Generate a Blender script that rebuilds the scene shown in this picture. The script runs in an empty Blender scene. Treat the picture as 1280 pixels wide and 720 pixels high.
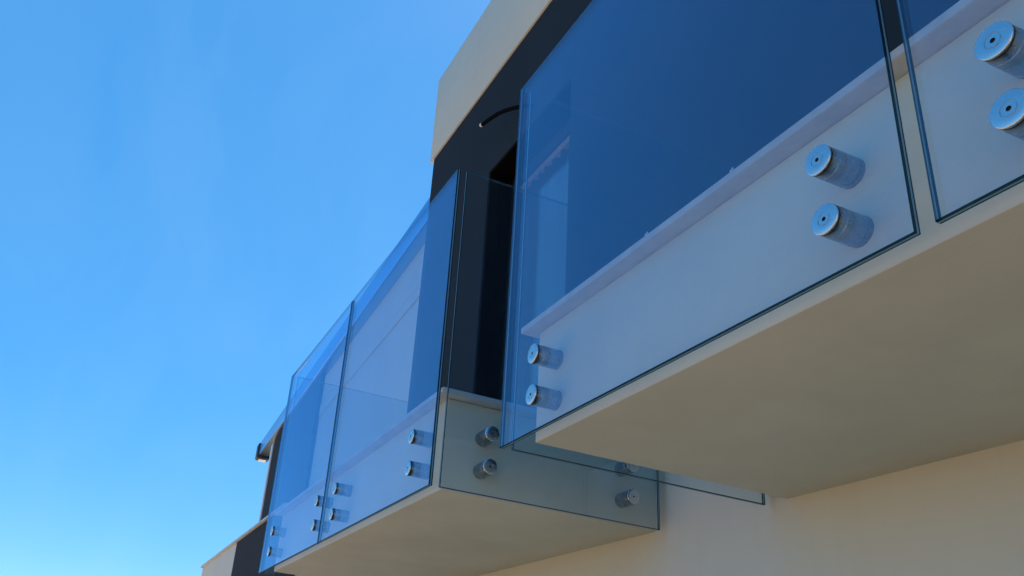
import bpy, bmesh, math, random
from mathutils import Vector, Matrix
R = math.radians
scene = bpy.context.scene
col = scene.collection

# ------------------------------------------------------------------ camera
PSI, TH, PH = 1.2079, 0.4197, 0.0970          # yaw, pitch, roll (solved from the photograph's vanishing lines)
fwd = Vector((-math.sin(PSI) * math.cos(TH), math.cos(PSI) * math.cos(TH), math.sin(TH)))
rgt = Vector((math.cos(PSI), math.sin(PSI), 0))
upv = rgt.cross(fwd)
r2 = math.cos(PH) * rgt + math.sin(PH) * upv
u2 = -math.sin(PH) * rgt + math.cos(PH) * upv
cam = bpy.data.cameras.new('camera')
cam.sensor_width = 36.0
cam.lens = 1059.05 / 1280 * 36.0
cam.shift_x = (640 - 541.88) / 1280
cam.shift_y = (427.0 - 360) / 1280
cam.clip_start = 0.02
cam.clip_end = 5000
camo = bpy.data.objects.new('camera', cam)
M = Matrix((r2, u2, -fwd)).transposed().to_4x4()
M.translation = Vector((1.7781, -0.871, -0.6154))
camo.matrix_world = M
col.objects.link(camo)
scene.camera = camo

# ------------------------------------------------------------------ sky, sun, exposure
SUN_EL, SUN_ROT = R(62), R(-20)               # the sun stands behind the houses: every visible face is in shade
world = bpy.data.worlds.new('World')
scene.world = world
world.use_nodes = True
wn = world.node_tree.nodes
wl = world.node_tree.links
wn.clear()
sky = wn.new('ShaderNodeTexSky')
sky.sky_type = 'NISHITA'
sky.sun_disc = False
sky.sun_elevation = SUN_EL
sky.sun_rotation = SUN_ROT
sky.altitude = 300
sky.air_density = 0.5
sky.dust_density = 0.15
sky.ozone_density = 4.0
bg = wn.new('ShaderNodeBackground')
bg.inputs['Strength'].default_value = 0.15
wo = wn.new('ShaderNodeOutputWorld')
hs = wn.new('ShaderNodeHueSaturation')         # the camera's vivid colour setting: deeper blue over the whole sky alike
hs.inputs['Saturation'].default_value = 2.02
hs.inputs['Value'].default_value = 2.12
hs.inputs['Hue'].default_value = 0.498
gm = wn.new('ShaderNodeGamma')                 # its soft highlight curve, again over the whole sky alike
gm.inputs['Gamma'].default_value = 0.44
wl.new(sky.outputs[0], gm.inputs['Color'])
wl.new(gm.outputs[0], hs.inputs['Color'])
# thin high haze: stretched wisps over the whole dome
wtc = wn.new('ShaderNodeTexCoord')
wmp = wn.new('ShaderNodeMapping')
wmp.inputs['Rotation'].default_value = (0.5, 0.35, 0.6)
wmp.inputs['Scale'].default_value = (1.2, 3.6, 2.2)
wno = wn.new('ShaderNodeTexNoise')
wno.inputs['Scale'].default_value = 1.5
wno.inputs['Detail'].default_value = 7
wno.inputs['Roughness'].default_value = 0.55
wno.inputs['Distortion'].default_value = 0.6
wmr = wn.new('ShaderNodeMapRange')
wmr.inputs['From Min'].default_value = 0.42
wmr.inputs['From Max'].default_value = 0.80
wmr.inputs['To Max'].default_value = 0.04
wmx = wn.new('ShaderNodeMix')
wmx.data_type = 'RGBA'
wmx.inputs['B'].default_value = (3.6, 4.3, 5.0, 1)
wl.new(wtc.outputs['Generated'], wmp.inputs['Vector'])
wl.new(wmp.outputs[0], wno.inputs['Vector'])
wl.new(wno.outputs['Fac'], wmr.inputs['Value'])
wl.new(wmr.outputs[0], wmx.inputs['Factor'])
wl.new(hs.outputs[0], wmx.inputs['A'])
wl.new(wmx.outputs['Result'], bg.inputs['Color'])
wl.new(bg.outputs[0], wo.inputs['Surface'])

sun = bpy.data.lights.new('sun', 'SUN')
sun.energy = 5.0
sun.angle = R(0.53)
sun.color = (1.0, 0.92, 0.80)
suno = bpy.data.objects.new('sun', sun)
sd = Vector((math.sin(SUN_ROT) * math.cos(SUN_EL), math.cos(SUN_ROT) * math.cos(SUN_EL), math.sin(SUN_EL)))
suno.rotation_euler = sd.to_track_quat('Z', 'Y').to_euler()
suno.location = sd * 40
col.objects.link(suno)

vs = scene.view_settings
vs.view_transform = 'Standard'
vs.look = 'None'
vs.gamma = 1.0
vs.use_curve_mapping = False
vs.exposure = 0.95
scene.cycles.max_bounces = 16
scene.cycles.transparent_max_bounces = 48
scene.cycles.use_denoising = True


# ------------------------------------------------------------------ materials
def new_mat(name):
    m = bpy.data.materials.new(name)
    m.use_nodes = True
    return m, m.node_tree.nodes, m.node_tree.links


def rough_mat(name, c, rough=0.85, var=0.06, vscale=1.6, bump=0.12, bscale=140.0, spec=0.3, streak=0.0, tint=None, bdist=0.002):
    """painted plaster or stone: soft blotches of colour, optional rain streaks, fine relief"""
    m, n, l = new_mat(name)
    b = n['Principled BSDF']
    b.inputs['Roughness'].default_value = rough
    b.inputs['Specular IOR Level'].default_value = spec
    tc = n.new('ShaderNodeTexCoord')
    no = n.new('ShaderNodeTexNoise')
    no.inputs['Scale'].default_value = vscale
    no.inputs['Detail'].default_value = 6
    no.inputs['Roughness'].default_value = 0.62
    l.new(tc.outputs['Object'], no.inputs['Vector'])
    cr = n.new('ShaderNodeValToRGB')
    lo = tint or tuple(x * (1 - 2 * var) for x in c)
    cr.color_ramp.elements[0].position = 0.32
    cr.color_ramp.elements[0].color = (*lo, 1)
    cr.color_ramp.elements[1].position = 0.66
    cr.color_ramp.elements[1].color = (*c, 1)
    l.new(no.outputs['Fac'], cr.inputs['Fac'])
    out = cr.outputs['Color']
    if streak:
        mp = n.new('ShaderNodeMapping')
        mp.inputs['Scale'].default_value = (22, 22, 0.9)
        l.new(tc.outputs['Object'], mp.inputs['Vector'])
        n2 = n.new('ShaderNodeTexNoise')
        n2.inputs['Scale'].default_value = 1.0
        n2.inputs['Detail'].default_value = 4
        l.new(mp.outputs[0], n2.inputs['Vector'])
        r3 = n.new('ShaderNodeMapRange')
        r3.inputs['From Min'].default_value = 0.5
        r3.inputs['From Max'].default_value = 0.78
        r3.inputs['To Max'].default_value = streak
        l.new(n2.outputs['Fac'], r3.inputs['Value'])
        mx = n.new('ShaderNodeMix')
        mx.data_type = 'RGBA'
        mx.inputs['B'].default_value = (c[0] * .62, c[1] * .6, c[2] * .56, 1)
        l.new(r3.outputs[0], mx.inputs['Factor'])
        l.new(out, mx.inputs['A'])
        out = mx.outputs['Result']
    l.new(out, b.inputs['Base Color'])
    nb = n.new('ShaderNodeTexNoise')
    nb.inputs['Scale'].default_value = bscale
    nb.inputs['Detail'].default_value = 5
    l.new(tc.outputs['Object'], nb.inputs['Vector'])
    nb2 = n.new('ShaderNodeTexNoise')
    nb2.inputs['Scale'].default_value = 5.0
    nb2.inputs['Detail'].default_value = 3
    l.new(tc.outputs['Object'], nb2.inputs['Vector'])
    ad = n.new('ShaderNodeMath')
    ad.operation = 'MULTIPLY_ADD'
    ad.inputs[1].default_value = 1.8
    l.new(nb2.outputs['Fac'], ad.inputs[0])
    l.new(nb.outputs['Fac'], ad.inputs[2])
    bp = n.new('ShaderNodeBump')
    bp.inputs['Strength'].default_value = bump
    bp.inputs['Distance'].default_value = bdist
    l.new(ad.outputs[0], bp.inputs['Height'])
    l.new(bp.outputs[0], b.inputs['Normal'])
    return m


def metal_mat(name, c, rough, brushed=True):
    m, n, l = new_mat(name)
    b = n['Principled BSDF']
    b.inputs['Base Color'].default_value = (*c, 1)
    b.inputs['Metallic'].default_value = 1.0
    tc = n.new('ShaderNodeTexCoord')
    no = n.new('ShaderNodeTexNoise')
    no.inputs['Scale'].default_value = 90
    no.inputs['Detail'].default_value = 4
    l.new(tc.outputs['Object'], no.inputs['Vector'])
    mr = n.new('ShaderNodeMapRange')
    mr.inputs['To Min'].default_value = rough * .75
    mr.inputs['To Max'].default_value = rough * 1.35
    l.new(no.outputs['Fac'], mr.inputs['Value'])
    l.new(mr.outputs[0], b.inputs['Roughness'])
    return m


def plain_mat(name, c, rough=0.5, spec=0.4):
    m, n, l = new_mat(name)
    b = n['Principled BSDF']
    b.inputs['Roughness'].default_value = rough
    b.inputs['Specular IOR Level'].default_value = spec
    tc = n.new('ShaderNodeTexCoord')
    no = n.new('ShaderNodeTexNoise')
    no.inputs['Scale'].default_value = 9
    no.inputs['Detail'].default_value = 4
    l.new(tc.outputs['Object'], no.inputs['Vector'])
    cr = n.new('ShaderNodeValToRGB')
    cr.color_ramp.elements[0].color = (*[x * .85 for x in c], 1)
    cr.color_ramp.elements[1].color = (*[min(1, x * 1.08) for x in c], 1)
    l.new(no.outputs['Fac'], cr.inputs['Fac'])
    l.new(cr.outputs[0], b.inputs['Base Color'])
    return m


def glass_mat(name, ior, tint, dust=0.02, refl=(1, 1, 1)):
    """sheet glass: each face reflects by Fresnel's law and lets the rest straight through; a thin film of dust"""
    m, n, l = new_mat(name)
    n.remove(n['Principled BSDF'])
    out = n['Material Output']
    geo = n.new('ShaderNodeNewGeometry')
    io = n.new('ShaderNodeMix')
    io.inputs['A'].default_value = ior
    io.inputs['B'].default_value = 1.0 / ior      # leaving the sheet the ray is back in air: same reflectance
    l.new(geo.outputs['Backfacing'], io.inputs['Factor'])
    fr = n.new('ShaderNodeFresnel')
    l.new(io.outputs['Result'], fr.inputs['IOR'])
    tr = n.new('ShaderNodeBsdfTransparent')
    tr.inputs['Color'].default_value = (*tint, 1)
    gl = n.new('ShaderNodeBsdfGlossy')
    gl.inputs['Roughness'].default_value = 0.0
    gl.inputs['Color'].default_value = (*refl, 1)
    mx = n.new('ShaderNodeMixShader')
    l.new(fr.outputs[0], mx.inputs[0])
    l.new(tr.outputs[0], mx.inputs[1])
    l.new(gl.outputs[0], mx.inputs[2])
    tc = n.new('ShaderNodeTexCoord')
    no = n.new('ShaderNodeTexNoise')
    no.inputs['Scale'].default_value = 3.5
    no.inputs['Detail'].default_value = 7
    no.inputs['Roughness'].default_value = 0.7
    l.new(tc.outputs['Object'], no.inputs['Vector'])
    mr = n.new('ShaderNodeMapRange')
    mr.inputs['From Min'].default_value = 0.35
    mr.inputs['From Max'].default_value = 0.75
    mr.inputs['To Min'].default_value = 0.0
    mr.inputs['To Max'].default_value = dust
    l.new(no.outputs['Fac'], mr.inputs['Value'])
    df = n.new('ShaderNodeBsdfDiffuse')
    df.inputs['Color'].default_value = (.6, .62, .62, 1)
    m2 = n.new('ShaderNodeMixShader')
    l.new(mr.outputs[0], m2.inputs[0])
    l.new(mx.outputs[0], m2.inputs[1])
    l.new(df.outputs[0], m2.inputs[2])
    l.new(m2.outputs[0], out.inputs['Surface'])
    # very slight waviness of toughened sheet
    nw = n.new('ShaderNodeTexNoise')
    nw.inputs['Scale'].default_value = 2.2
    l.new(tc.outputs['Object'], nw.inputs['Vector'])
    bp = n.new('ShaderNodeBump')
    bp.inputs['Strength'].default_value = 0.05
    bp.inputs['Distance'].default_value = 0.01
    l.new(nw.outputs['Fac'], bp.inputs['Height'])
    l.new(bp.outputs[0], gl.inputs['Normal'])
    return m


def edge_mat(name, tint):
    """polished rim of the sheet: light travels a long way through the green body before it leaves"""
    m, n, l = new_mat(name)
    n.remove(n['Principled BSDF'])
    fr = n.new('ShaderNodeFresnel')
    fr.inputs['IOR'].default_value = 1.5
    tr = n.new('ShaderNodeBsdfTransparent')
    tr.inputs['Color'].default_value = (*tint, 1)
    gl = n.new('ShaderNodeBsdfGlossy')
    gl.inputs['Roughness'].default_value = 0.18
    df = n.new('ShaderNodeBsdfDiffuse')
    df.inputs['Color'].default_value = (tint[0] * .3, tint[1] * .3, tint[2] * .3, 1)
    m0 = n.new('ShaderNodeMixShader')
    m0.inputs[0].default_value = .22
    l.new(tr.outputs[0], m0.inputs[1])
    l.new(df.outputs[0], m0.inputs[2])
    mx = n.new('ShaderNodeMixShader')
    lw = n.new('ShaderNodeLayerWeight')
    lw.inputs['Blend'].default_value = .07
    l.new(lw.outputs['Fresnel'], mx.inputs[0])
    l.new(m0.outputs[0], mx.inputs[1])
    l.new(gl.outputs[0], mx.inputs[2])
    n.remove(fr)
    tl = n.new('ShaderNodeBsdfTranslucent')
    tl.inputs['Color'].default_value = (.45, .58, .62, 1)
    m1 = n.new('ShaderNodeMixShader')
    m1.inputs[0].default_value = .03
    l.new(m0.outputs[0], m1.inputs[1])
    l.new(tl.outputs[0], m1.inputs[2])
    l.new(m1.outputs[0], mx.inputs[1])
    l.new(mx.outputs[0], n['Material Output'].inputs['Surface'])
    return m


CREAM = (0.63, 0.64, 0.54)
MT = dict(
    cream=rough_mat('cream_plaster', CREAM, .9, .035, 1.5, .28, 150, .2, streak=.07),
    soffit=rough_mat('cream_plaster_smooth', CREAM, .9, .065, 2.1, .30, 110, .2),
    pale=rough_mat('pale_grey_plaster', (0.47, 0.56, 0.53), .9, .05, 1.5, .28, 150, .2, streak=.07),
    dark=rough_mat('anthracite_plaster', (0.017, 0.022, 0.027), .85, .09, 1.5, .16, 170, .25),
    coping=rough_mat('white_stone', (0.55, 0.585, 0.60), .7, .07, 14, .5, 70, .3, tint=(.44, .47, .48), bdist=.004),
    paving=rough_mat('bounce_concrete', (0.58, 0.365, 0.22), .9, .10, .35, .3, 30, .2, bdist=.006),
    asphalt=rough_mat('asphalt', (0.055, 0.053, 0.05), .9, .15, .6, .4, 60, .3, bdist=.006),
    ground=rough_mat('dry_soil', (0.17, 0.135, 0.09), .95, .2, .25, .4, 8, .1, bdist=.02),
    steel=metal_mat('brushed_steel', (0.62, 0.63, 0.64), .25),
    steel_barrel=metal_mat('steel_barrel', (0.33, 0.345, 0.36), .27),
    gasket=plain_mat('rubber_gasket', (0.025, 0.024, 0.02), .7),
    glass=glass_mat('balustrade_glass', 1.80, (0.945, 0.985, 0.99), .008, (0.44, 0.71, 1.0)),
    door_glass=glass_mat('door_glass', 1.5, (0.97, 0.985, 0.98), .015),
    edge=edge_mat('green_glass_edge', (0.025, 0.095, 0.13)),
    edge_top=edge_mat('sky_lit_top_edge', (0.55, 0.78, 0.86)),  # paler copy of the rim: skylight along the top edge put into the tint
    inter=plain_mat('interlayer', (0.15, 0.33, 0.42), .3, .5),
    alu=plain_mat('anthracite_aluminium', (0.018, 0.02, 0.023), .4, .4),
    curtain=plain_mat('beige_curtain', (0.13, 0.12, 0.10), .9, .1),
    tan=plain_mat('tan_rail', (0.50, 0.40, 0.26), .6),
    black=plain_mat('black_plastic', (0.012, 0.012, 0.014), .45),
    rubber=plain_mat('black_rubber', (0.004, 0.004, 0.005), .9, .05),
    white=plain_mat('white_plastic', (0.75, 0.75, 0.74), .5),
    bluegrey=metal_mat('blue_grey_metal', (0.30, 0.46, 0.70), .22),
    floor=plain_mat('brown_floor', (0.10, 0.06, 0.035), .6),
    room=plain_mat('room_plaster', (0.30, 0.26, 0.21), .9, .1),
)


# ------------------------------------------------------------------ builders
def link(name, me, parent=None, mats=()):
    o = bpy.data.objects.new(name, me)
    for mm in mats:
        me.materials.append(MT[mm])
    col.objects.link(o)
    if parent is not None:
        o.parent = parent
    return o


def tag(o, label=None, cat=None, group=None, kind=None):
    if label: o['label'] = label
    if cat: o['category'] = cat
    if group: o['group'] = group
    if kind: o['kind'] = kind
    return o


def empty(name, loc=(0, 0, 0), rz=0):
    o = bpy.data.objects.new(name, None)
    o.location = loc
    o.rotation_euler = (0, 0, rz)
    o.empty_display_size = .1
    col.objects.link(o)
    return o


def box_bm(bm, a, b, bevel=0.0, seg=2):
    bm2 = bmesh.new()
    bmesh.ops.create_cube(bm2, size=1)
    for v in bm2.verts:
        v.co = Vector(((a[i] + b[i]) / 2 + v.co[i] * (b[i] - a[i]) for i in range(3)))
    if bevel:
        bmesh.ops.bevel(bm2, geom=bm2.edges[:], offset=bevel, segments=seg, affect='EDGES', profile=.5)
    tmp = bpy.data.meshes.new('t')
    bm2.to_mesh(tmp)
    bm2.free()
    bm.from_mesh(tmp)
    bpy.data.meshes.remove(tmp)


def finish(bm, name, mats, parent=None, smooth=False):
    me = bpy.data.meshes.new(name)
    bmesh.ops.recalc_face_normals(bm, faces=bm.faces[:])
    bm.to_mesh(me)
    bm.free()
    if smooth:
        for p in me.polygons:
            p.use_smooth = True
        try:
            me.set_sharp_from_angle(angle=R(38))
        except Exception:
            pass
    return link(name, me, parent, mats)


def box(name, a, b, mat, parent=None, bevel=0.0, seg=2):
    bm = bmesh.new()
    box_bm(bm, a, b, bevel, seg)
    return finish(bm, name, (mat,), parent, smooth=bool(bevel))


def holed_wall(name, xs, zs, holes, y0, y1, mat, parent):
    """a wall slab in the XZ plane; cells listed in holes are open, with real reveals"""
    bm = bmesh.new()
    vc = {}

    def V(i, j, y):
        k = (i, j, y)
        if k not in vc:
            vc[k] = bm.verts.new((xs[i], y, zs[j]))
        return vc[k]
    nx, nz = len(xs) - 1, len(zs) - 1
    full = lambda i, j: 0 <= i < nx and 0 <= j < nz and (i, j) not in holes
    for i in range(nx):
        for j in range(nz):
            if not full(i, j):
                continue
            bm.faces.new([V(i, j, y0), V(i + 1, j, y0), V(i + 1, j + 1, y0), V(i, j + 1, y0)])
            bm.faces.new([V(i, j, y1), V(i, j + 1, y1), V(i + 1, j + 1, y1), V(i + 1, j, y1)])
            for di, dj, p, q in ((-1, 0, (i, j), (i, j + 1)), (1, 0, (i + 1, j), (i + 1, j + 1)), (0, -1, (i, j), (i + 1, j)), (0, 1, (i, j + 1), (i + 1, j + 1))):
                if not full(i + di, j + dj):
                    bm.faces.new([V(*p, y0), V(*q, y0), V(*q, y1), V(*p, y1)])
    return finish(bm, name, (mat,), parent)


def sweep_path(name, path, profile, mat, parent):
    """profile (offset outward, z) swept along an open path in XY with mitred corners"""
    bm = bmesh.new()
    rings = []
    n = len(path)
    for i, p in enumerate(path):
        p = Vector(p)
        ds = []
        if i > 0: ds.append((p - Vector(path[i - 1])).normalized())
        if i < n - 1: ds.append((Vector(path[i + 1]) - p).normalized())
        nr = [Vector((d.y, -d.x)) for d in ds]
        m = nr[0] if len(nr) == 1 else (nr[0] + nr[1]) / (1 + nr[0].dot(nr[1]))
        rings.append([bm.verts.new((p.x + m.x * o, p.y + m.y * o, z)) for o, z in profile])
    k = len(profile)
    for a, b in zip(rings, rings[1:]):
        for j in range(k):
            bm.faces.new([a[j], a[(j + 1) % k], b[(j + 1) % k], b[j]])
    bm.faces.new(rings[0])
    bm.faces.new(rings[-1][::-1])
    return finish(bm, name, (mat,), parent, smooth=True)


def lathe_bm(bm, prof, seg=32, mat=0):
    """revolve (radius, y) about the Y axis"""
    rings = []
    for r, y in prof:
        if r < 1e-6:
            rings.append([bm.verts.new((0, y, 0))])
        else:
            rings.append([bm.verts.new((r * math.cos(t * 2 * math.pi / seg), y, r * math.sin(t * 2 * math.pi / seg))) for t in range(seg)])
    for a, b in zip(rings, rings[1:]):
        for t in range(seg):
            u = (t + 1) % seg
            if len(a) == 1 and len(b) > 1: f = bm.faces.new([a[0], b[t], b[u]])
            elif len(b) == 1 and len(a) > 1: f = bm.faces.new([a[t], b[0], a[u]])
            elif len(a) > 1: f = bm.faces.new([a[t], b[t], b[u], a[u]])
            f.material_index = mat


# ------------------------------------------------------------------ ground
GZ = -2.22
bm = bmesh.new()
vv = [bm.verts.new((sx * 1500, sy * 1500, GZ)) for sx, sy in ((-1, -1), (1, -1), (1, 1), (-1, 1))]
bm.faces.new(vv)
tag(finish(bm, 'ground', ('ground',)), kind='structure')
tag(box('bounce_pavement', (-60, -5.4, GZ - .2), (60, 0.828, GZ + .12), 'paving', None, .02), kind='structure')  # unseen pale paving, added to bounce warm sunlight onto the undersides
bm = bmesh.new()
bm.faces.new([bm.verts.new((x, y, GZ + .004)) for x, y in ((-60, -11.5), (60, -11.5), (60, -5.4), (-60, -5.4))])
tag(finish(bm, 'added_dark_road', ('asphalt',)), kind='structure')  # unseen dark strip, added to cut warm bounce on the higher faces

# ------------------------------------------------------------------ the house with the two balconies
D = 0.0624                      # glass to slab
ZS, ZC1, ZC2 = 0.0095, 0.3000, 0.3196
WY = 0.83                       # plane of the facade
HX0, HX1, HY1 = -3.085, 4.2, 8.0
DX0, DX1, DZ1 = -2.05, -1.127, 2.385
house = empty('house', (0, 0, 0))
tag(house, 'cream and anthracite house with two projecting balcony slabs and a dark upper storey', 'house')
box('lower_wall', (HX0, WY, GZ), (HX1, HY1, 0.30), 'cream', house)
holed_wall('upper_wall', [HX0 + .03, DX0, DX1, HX1], [0.30, 0.318, DZ1, 3.121], {(1, 1)}, WY + .001, WY + .30, 'dark', house)['label'] = 'anthracite plaster wall of the upper storey'
box('side_wall', (HX0 + .032, WY + .301, 0.301), (HX0 + .3, HY1 - .01, 3.12), 'dark', house)
box('side_wall', (HX1 - .3, WY + .301, 0.301), (HX1 - .002, HY1 - .01, 3.12), 'dark', house)
box('rear_wall', (HX0 + .301, HY1 - .3, 0.301), (HX1 - .301, HY1 - .012, 3.12), 'dark', house)
box('partition_wall', (HX0 + .301, 4.2, 0.322), (HX1 - .301, 4.35, 3.119), 'room', house)
box('interior_floor', (HX0 + .301, WY + .301, 0.301), (HX1 - .301, HY1 - .301, 0.32), 'floor', house)
box('roof_parapet', (HX0 - .025, WY - .012, 3.122), (HX1 + .01, HY1 + .01, 3.90), 'cream', house, .008)['label'] = 'cream plaster parapet band above the dark storey'

COP = [(-.10, ZC1), (.0305, ZC1), (.034, ZC1 + .0025), (.034, ZC2 - .003), (.0315, ZC2), (-.10, ZC2)]


def balcony(x0, x1, label):
    s = box('balcony_slab', (x0, D, ZS), (x1, WY + .05, ZC1 - .001), 'soffit', house, .0045)
    s['label'] = label
    sweep_path('coping', [(x0, WY + .002), (x0, D), (x1, D), (x1, WY + .002)], COP, 'coping', s)
    box('floor_screed', (x0 + .099, D + .099, ZC1 - .0005), (x1 - .099, WY + .0005, ZC2 - .006), 'coping', s)
    return s


X1a, X1b = 0.063, 2.36
X2a, X2b = -2.655, -0.505
slab1 = balcony(X1a, X1b, 'wide cream balcony slab with broad plain underside')
slab2 = balcony(X2a, X2b, 'cream balcony slab in front of the glazed door')

# glazed door in the opening of the upper storey
door = empty('glazed_door', (0, 0, 0))
door.parent = house
FY = 0.985
fr = bmesh.new()
box_bm(fr, (DX0 + .001, FY, .319), (DX0 + .024, FY + .045, DZ1 - .001))
box_bm(fr, (DX1 - .024, FY, .319), (DX1 - .001, FY + .045, DZ1 - .001))
box_bm(fr, (DX0 + .0242, FY, DZ1 - .03), (DX1 - .0242, FY + .045, DZ1 - .001))
box_bm(fr, (DX0 + .0242, FY, .319), (DX1 - .0242, FY + .045, .375))
finish(fr, 'frame', ('alu',), door)
pane = box('pane', (DX0 + .02, FY + .018, .37), (DX1 - .02, FY + .024, DZ1 - .025), 'door_glass', door)
# black lining added to deepen the shade in the opening, plus the shutter's guide slot
ln = bmesh.new()
box_bm(ln, (DX0 + .0006, WY + .012, .3184), (DX0 + .006, FY - .001, DZ1 - .0062))
box_bm(ln, (DX1 - .006, WY + .012, .3184), (DX1 - .0006, FY - .001, DZ1 - .0062))
box_bm(ln, (DX0 + .0006, WY + .012, DZ1 - .006), (DX1 - .0006, FY - .001, DZ1 - .0006))
finish(ln, 'shade_lining', ('rubber',), door)
box('guide_rail', (DX0 + .0058, .905, .3185), (DX0 + .016, .93, DZ1 - .0065), 'rubber', door)
# curtain with soft folds on a rail, standing in for soft reflections in the glass
bm = bmesh.new()
rows = []
N = 150
random.seed(3)
ph = [random.uniform(0, 6.28) for _ in range(4)]
for j in range(9):
    z = .335 + (2.31 - .335) * j / 8
    a = .016 + .006 * (1 - j / 8)
    rows.append([bm.verts.new((DX0 + .012 + (DX1 - DX0 + .2) * i / N, 1.055 + a * .7 * math.sin(i * .55 + ph[0] + .6 * math.sin(i * .09 + ph[1])) + .004 * math.sin(i * 1.3 + ph[2] + j * .2), z)) for i in range(N + 1)])
for a, b in zip(rows, rows[1:]):
    for i in range(N):
        bm.faces.new([a[i], a[i + 1], b[i + 1], b[i]])
cur = finish(bm, 'curtain', ('curtain',), door, smooth=True)
cur.modifiers.new('solid', 'SOLIDIFY').thickness = .002
box('curtain_rail', (DX0 + .012, 1.0315, 2.305), (DX1 - .02, 1.075, 2.345), 'tan', door, .004)

# ------------------------------------------------------------------ the house further along the row
TH3 = R(2.5)
nb = empty('house', (-3.15, .86, 0), math.pi - TH3)       # local +X runs away along the row, local -Y runs into the house
tag(nb, 'lower house beyond the balconies with blue grey eaves beam and dark corner pier', 'house')


def nbox(name, a, b, mat, bevel=0.0, parent=nb):
    # s along the row, depth into the house, z
    return box(name, (a[0], -b[1], a[2]), (b[0], -a[1], b[2]), mat, parent, bevel)


nbox('lower_wall', (.02, .02, GZ), (9.2, 6.0, 1.2), 'cream')
nbox('wall', (.02, .10, 1.2005), (3.47, 6.0, 2.70), 'pale')  # plain pale wall, also suggests the broken reflections in the front glass
nbox('corner_pier', (3.4705, .06, 1.2005), (6.17, 6.0, 2.66), 'dark')['label'] = 'anthracite corner pier under the beam'
nbox('pier_trim', (6.1705, .045, 1.2006), (6.27, .30, 2.60), 'white')
nbox('eaves_beam', (-.02, 0, 2.665), (7.12, .16, 2.868), 'bluegrey', .012)
nbox('roof', (-.02, .1605, 2.70), (6.9, 6.1, 2.85), 'bluegrey', .01)
for z0, z1 in ((2.20, 2.32),):
    nbox('string_course', (.03, .085, z0), (3.43, .0995, z1), 'pale', .004)
lb = nbox('beam_end_box', (7.1205, -.02, 2.63), (7.30, .17, 2.86), 'black', .02)
lb['label'] = 'black box closing the end of the beam'
nbox('lens', (7.15, .02, 2.615), (7.27, .13, 2.6295), 'white', .004, nb)

# parapet wall in front of that house
par = empty('parapet_wall', (-6.0, .83, GZ))
tag(par, 'cream parapet wall with dark painted section and thin stone coping beyond the glass', 'wall')
box('cream_section', (-5.25, 0, 0), (-2.6405, .18, 3.345), 'cream', par)
box('dark_section', (-2.64, -.003, 0), (-.2, .18, 3.345), 'dark', par)
box('coping', (-5.29, -.03, 3.3455), (-.18, .21, 3.375), 'coping', par, .006)


# ------------------------------------------------------------------ glass balustrade
T = 0.012


def glass_panel(L, label, loc, rz, y0=0.0, H=1.10):
    """sheet in local XZ: x 0..L, outer face at y = 0, thickness along +y"""
    e = .0012
    o = empty('glass_panel', loc, rz)
    tag(o, label, 'glass panel', 'clear glass balustrade panels of the balconies')
    bm = bmesh.new()
    # arrised sheet: big faces are glass, rim faces ground edge, top rim the sky-lit copy
    ins = [(e, e), (L - e, e), (L - e, H - e), (e, H - e)]
    out = [(0, 0), (L, 0), (L, H), (0, H)]
    loops = []
    for pts, y in ((ins, 0), (out, e), (out, T - e), (ins, T)):
        loops.append([bm.verts.new((x, y, z)) for x, z in pts])
    bm.faces.new(loops[0]).material_index = 0
    bm.faces.new(loops[3][::-1]).material_index = 0
    for a, b in zip(loops, loops[1:]):
        for i in range(4):
            f = bm.faces.new([a[i], a[(i + 1) % 4], b[(i + 1) % 4], b[i]])
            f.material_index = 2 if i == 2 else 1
    finish(bm, 'pane', ('glass', 'edge', 'edge_top'), o)
    # the plastic layer between the two sheets shows as a pale line round the rim
    bm = bmesh.new()
    p = .0004
    for a, b in (((-p, T / 2 - .0015, -p), (L + p, T / 2 + .0015, p)), 
                 ((-p, T / 2 - .0015, p * 1.1), (p, T / 2 + .0015, H - p * 1.1)), ((L - p, T / 2 - .0015, p * 1.1), (L + p, T / 2 + .0015, H - p * 1.1))):
        box_bm(bm, a, b)
    finish(bm, 'interlayer', ('inter',), o)
    return o


PA0, PA1 = 0.0, 1.1497
PB0, PB1 = 1.1779, 2.41
PC1, PC0 = -0.4437, -1.6025
PD1, PD0 = -1.6145, -2.727
panels = {}
panels['A'] = (PA1 - PA0, (PA0, 0, 0), 0, 'front glass panel of the wide slab, its free end overlapping the smaller balcony')
panels['B'] = (PB1 - PB0, (PB0, 0, 0), 0, 'front glass panel of the wide slab, across the open joint')
panels['C'] = (PC1 - PC0, (PC0, 0, 0), 0, 'front glass panel beside the slab corner under the dark wall')
panels['D'] = (PD1 - PD0, (PD0, 0, 0), 0, 'front glass panel ending at the dark parapet, beyond the closed joint')
panels['S2'] = (.764, (-0.4401, .0345, 0), R(90), 'side glass panel facing the gap with dark bolts, before the black door reveal')
panels['S1'] = (.775, (0.0, .807, 0), R(-90), 'side glass panel of the wide slab, its lower strip hanging under the slab')
panels['S3'] = (.764, (-2.718, .7985, 0), R(-90), 'side glass panel at the end of the smaller balcony towards the lower house')
panels['S4'] = (.764, (2.425, .0345, 0), R(90), 'side glass panel at the other end of the wide slab')
PO = {k: glass_panel(v[0], v[3], v[1], v[2]) for k, v in panels.items()}

# ------------------------------------------------------------------ standoff bolts: one built with its parts, the rest copied
RB = .025


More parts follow.
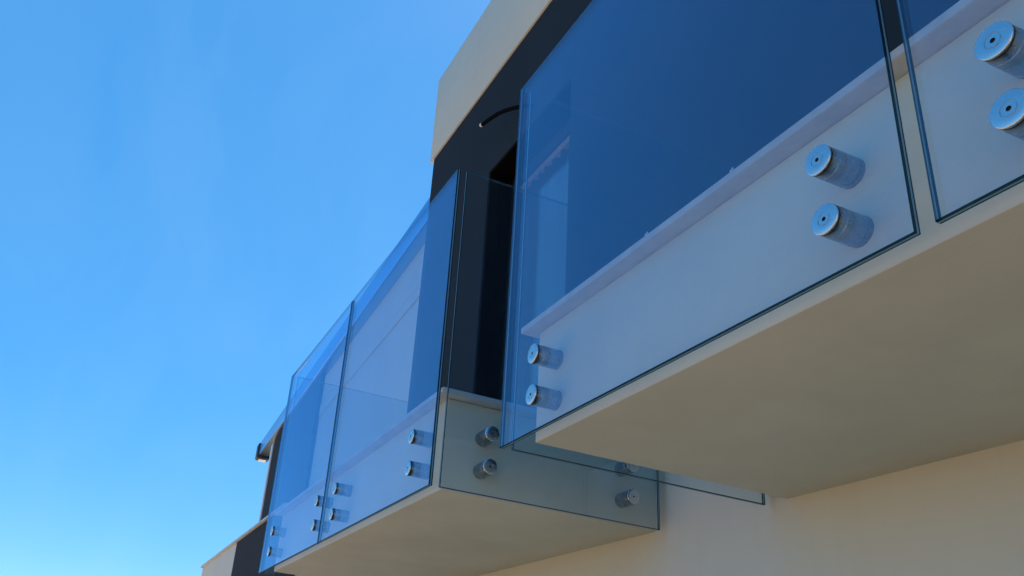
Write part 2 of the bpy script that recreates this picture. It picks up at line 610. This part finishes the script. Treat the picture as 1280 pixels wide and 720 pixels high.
def make_standoff():
    o = empty('standoff_bolt')
    bm = bmesh.new()
    lathe_bm(bm, [(.0034, -.0030), (.0034, -.0070), (.0094, -.0070), (.0097, -.0060), (.0107, -.0060), (.0110, -.0070), (.0228, -.0070), (.0238, -.0064), (.0242, -.0056), (.0242, -.0042), (.0236, -.0036)], 40)
    cap = finish(bm, 'cap', ('steel',), o, smooth=True)
    bm = bmesh.new()
    lathe_bm(bm, [(0, -.0045), (.0035, -.0045), (.0035, -.0066)], 6)
    finish(bm, 'hex_socket', ('black',), cap)
    bm = bmesh.new()
    lathe_bm(bm, [(.0228, -.0037), (.0234, -.0034), (.0234, .0001)], 40)
    finish(bm, 'gasket', ('gasket',), o, smooth=True)
    bm = bmesh.new()
    lathe_bm(bm, [(0, -.0002), (.0232, -.0002), (.0236, .0006), (.0236, T + .001), (.0242, T + .0016), (.0242, .0520), (.0233, .0524), (.0233, .0532), (.0242, .0536), (.0242, D + .001)], 40)
    finish(bm, 'barrel', ('steel_barrel',), o, smooth=True)
    return o


def dup(src):
    r = src.copy()
    col.objects.link(r)
    for ch in src.children:
        c = ch.copy(); col.objects.link(c); c.parent = r
        for g in ch.children:
            d = g.copy(); col.objects.link(d); d.parent = c
    return r


proto = make_standoff()
first = True
GRP = 'round steel standoff bolts holding the balustrade glass'
spots = {
    'A': [(1.021, 'beside the open joint, on the pane with the overhanging end'), (.160, 'at the overhanging free end of the wide slab')],
    'B': [(1.294, 'on the pane across the open joint'), (2.20, 'at the outer end of the wide slab')],
    'C': [(-.618, 'beside the corner of the smaller slab'), (-1.445, 'beside the closed joint, on the slab corner side')],
    'D': [(-1.711, 'beside the closed joint, on the parapet side'), (-2.538, 'at the end next to the dark parapet')],
    'S2': [(.187, 'near the corner of the gap-facing side glass'), (.695, 'beside the wall on the gap-facing side glass')],
    'S1': [(.187, 'near the corner, on the wide slab end over the gap'), (.68, 'beside the wall, on the wide slab end over the gap')],
    'S3': [(.187, 'near the corner, on the side facing the lower house'), (.68, 'beside the wall, on the side facing the lower house')],
    'S4': [(.187, 'near the corner on the outer side glass'), (.68, 'beside the wall on the outer side glass')],
}
rng = random.Random(5)
for k, lst in spots.items():
    L, loc, rz, _ = panels[k]
    for a, txt in lst:
        for z, w in ((.191, 'upper'), (.088, 'lower')):
            o = proto if first else dup(proto)
            first = False
            if k in 'ABCD':
                o.location = (a, 0, z)
            else:
                o.location = (loc[0], a, z)
            o.rotation_euler = (0, 0, rz)
            kind = 'dark steel' if k == 'S2' else 'brushed steel'
            tag(o, f'{w} {kind} standoff bolt {txt}', 'standoff bolt', GRP)

# ------------------------------------------------------------------ small things
# cable stub out of the dark wall
bm = bmesh.new()
pts = [Vector(p) for p in ((-1.538, .845, 2.509), (-1.546, .80, 2.499), (-1.604, .78, 2.525), (-1.694, .765, 2.568), (-1.778, .75, 2.599), (-1.874, .74, 2.626), (-1.986, .735, 2.656))]
fine = []
for i in range(len(pts) - 1):
    p0, p1, p2, p3 = pts[max(i - 1, 0)], pts[i], pts[i + 1], pts[min(i + 2, len(pts) - 1)]
    for s in range(6):
        t = s / 6
        fine.append(.5 * ((2 * p1) + (p2 - p0) * t + (2 * p0 - 5 * p1 + 4 * p2 - p3) * t * t + (3 * p1 - p0 - 3 * p2 + p3) * t ** 3))
fine.append(pts[-1])


def tube_bm(bm, pts, r, seg=10):
    rings = []
    for i, p in enumerate(pts):
        d = (pts[min(i + 1, len(pts) - 1)] - pts[max(i - 1, 0)]).normalized()
        s = d.cross(Vector((0, 0, 1))).normalized()
        u = s.cross(d)
        rings.append([bm.verts.new(p + r * (math.cos(a * 2 * math.pi / seg) * s + math.sin(a * 2 * math.pi / seg) * u)) for a in range(seg)])
    for a, b in zip(rings, rings[1:]):
        for t in range(seg):
            bm.faces.new([a[t], a[(t + 1) % seg], b[(t + 1) % seg], b[t]])
    bm.faces.new(rings[0]); bm.faces.new(rings[-1][::-1])


cable = empty('cable_stub', fine[0])
tag(cable, 'bent black cable stub with pale tip poking out of the dark wall', 'cable')
loc = [p - fine[0] for p in fine]
tube_bm(bm, loc, .0120)
finish(bm, 'sheath', ('rubber',), cable, smooth=True)
bm = bmesh.new()
d = (loc[-1] - loc[-2]).normalized()
tube_bm(bm, [loc[-1] - d * .002, loc[-1] + d * .010, loc[-1] + d * .018], .0125)
finish(bm, 'tip', ('white',), cable, smooth=True)

# two tile clips left standing on the coping
for i, x in enumerate((.548, .80)):
    bm = bmesh.new()
    box_bm(bm, (-.0012, -.006, -.002), (.0012, .006, .006), .0004)
    vs_ = [bm.verts.new(c) for c in ((-.0010, -.004, .005), (.0010, -.004, .005), (.0010, .004, .005), (-.0010, .004, .005), (-.0008, -.0012, .013), (.0008, -.0012, .013), (.0008, .0012, .013), (-.0008, .0012, .013))]
    for f in ((0, 1, 5, 4), (1, 2, 6, 5), (2, 3, 7, 6), (3, 0, 4, 7), (4, 5, 6, 7), (3, 2, 1, 0)):
        bm.faces.new([vs_[q] for q in f])
    o = finish(bm, 'tile_clip', ('white',))
    o.location = (x, .038, ZC2)
    tag(o, 'tiny pale tile clip on the wide slab coping, ' + ('farther from the open joint', 'nearer to the open joint')[i], 'tile clip', 'tile clips left on the coping')
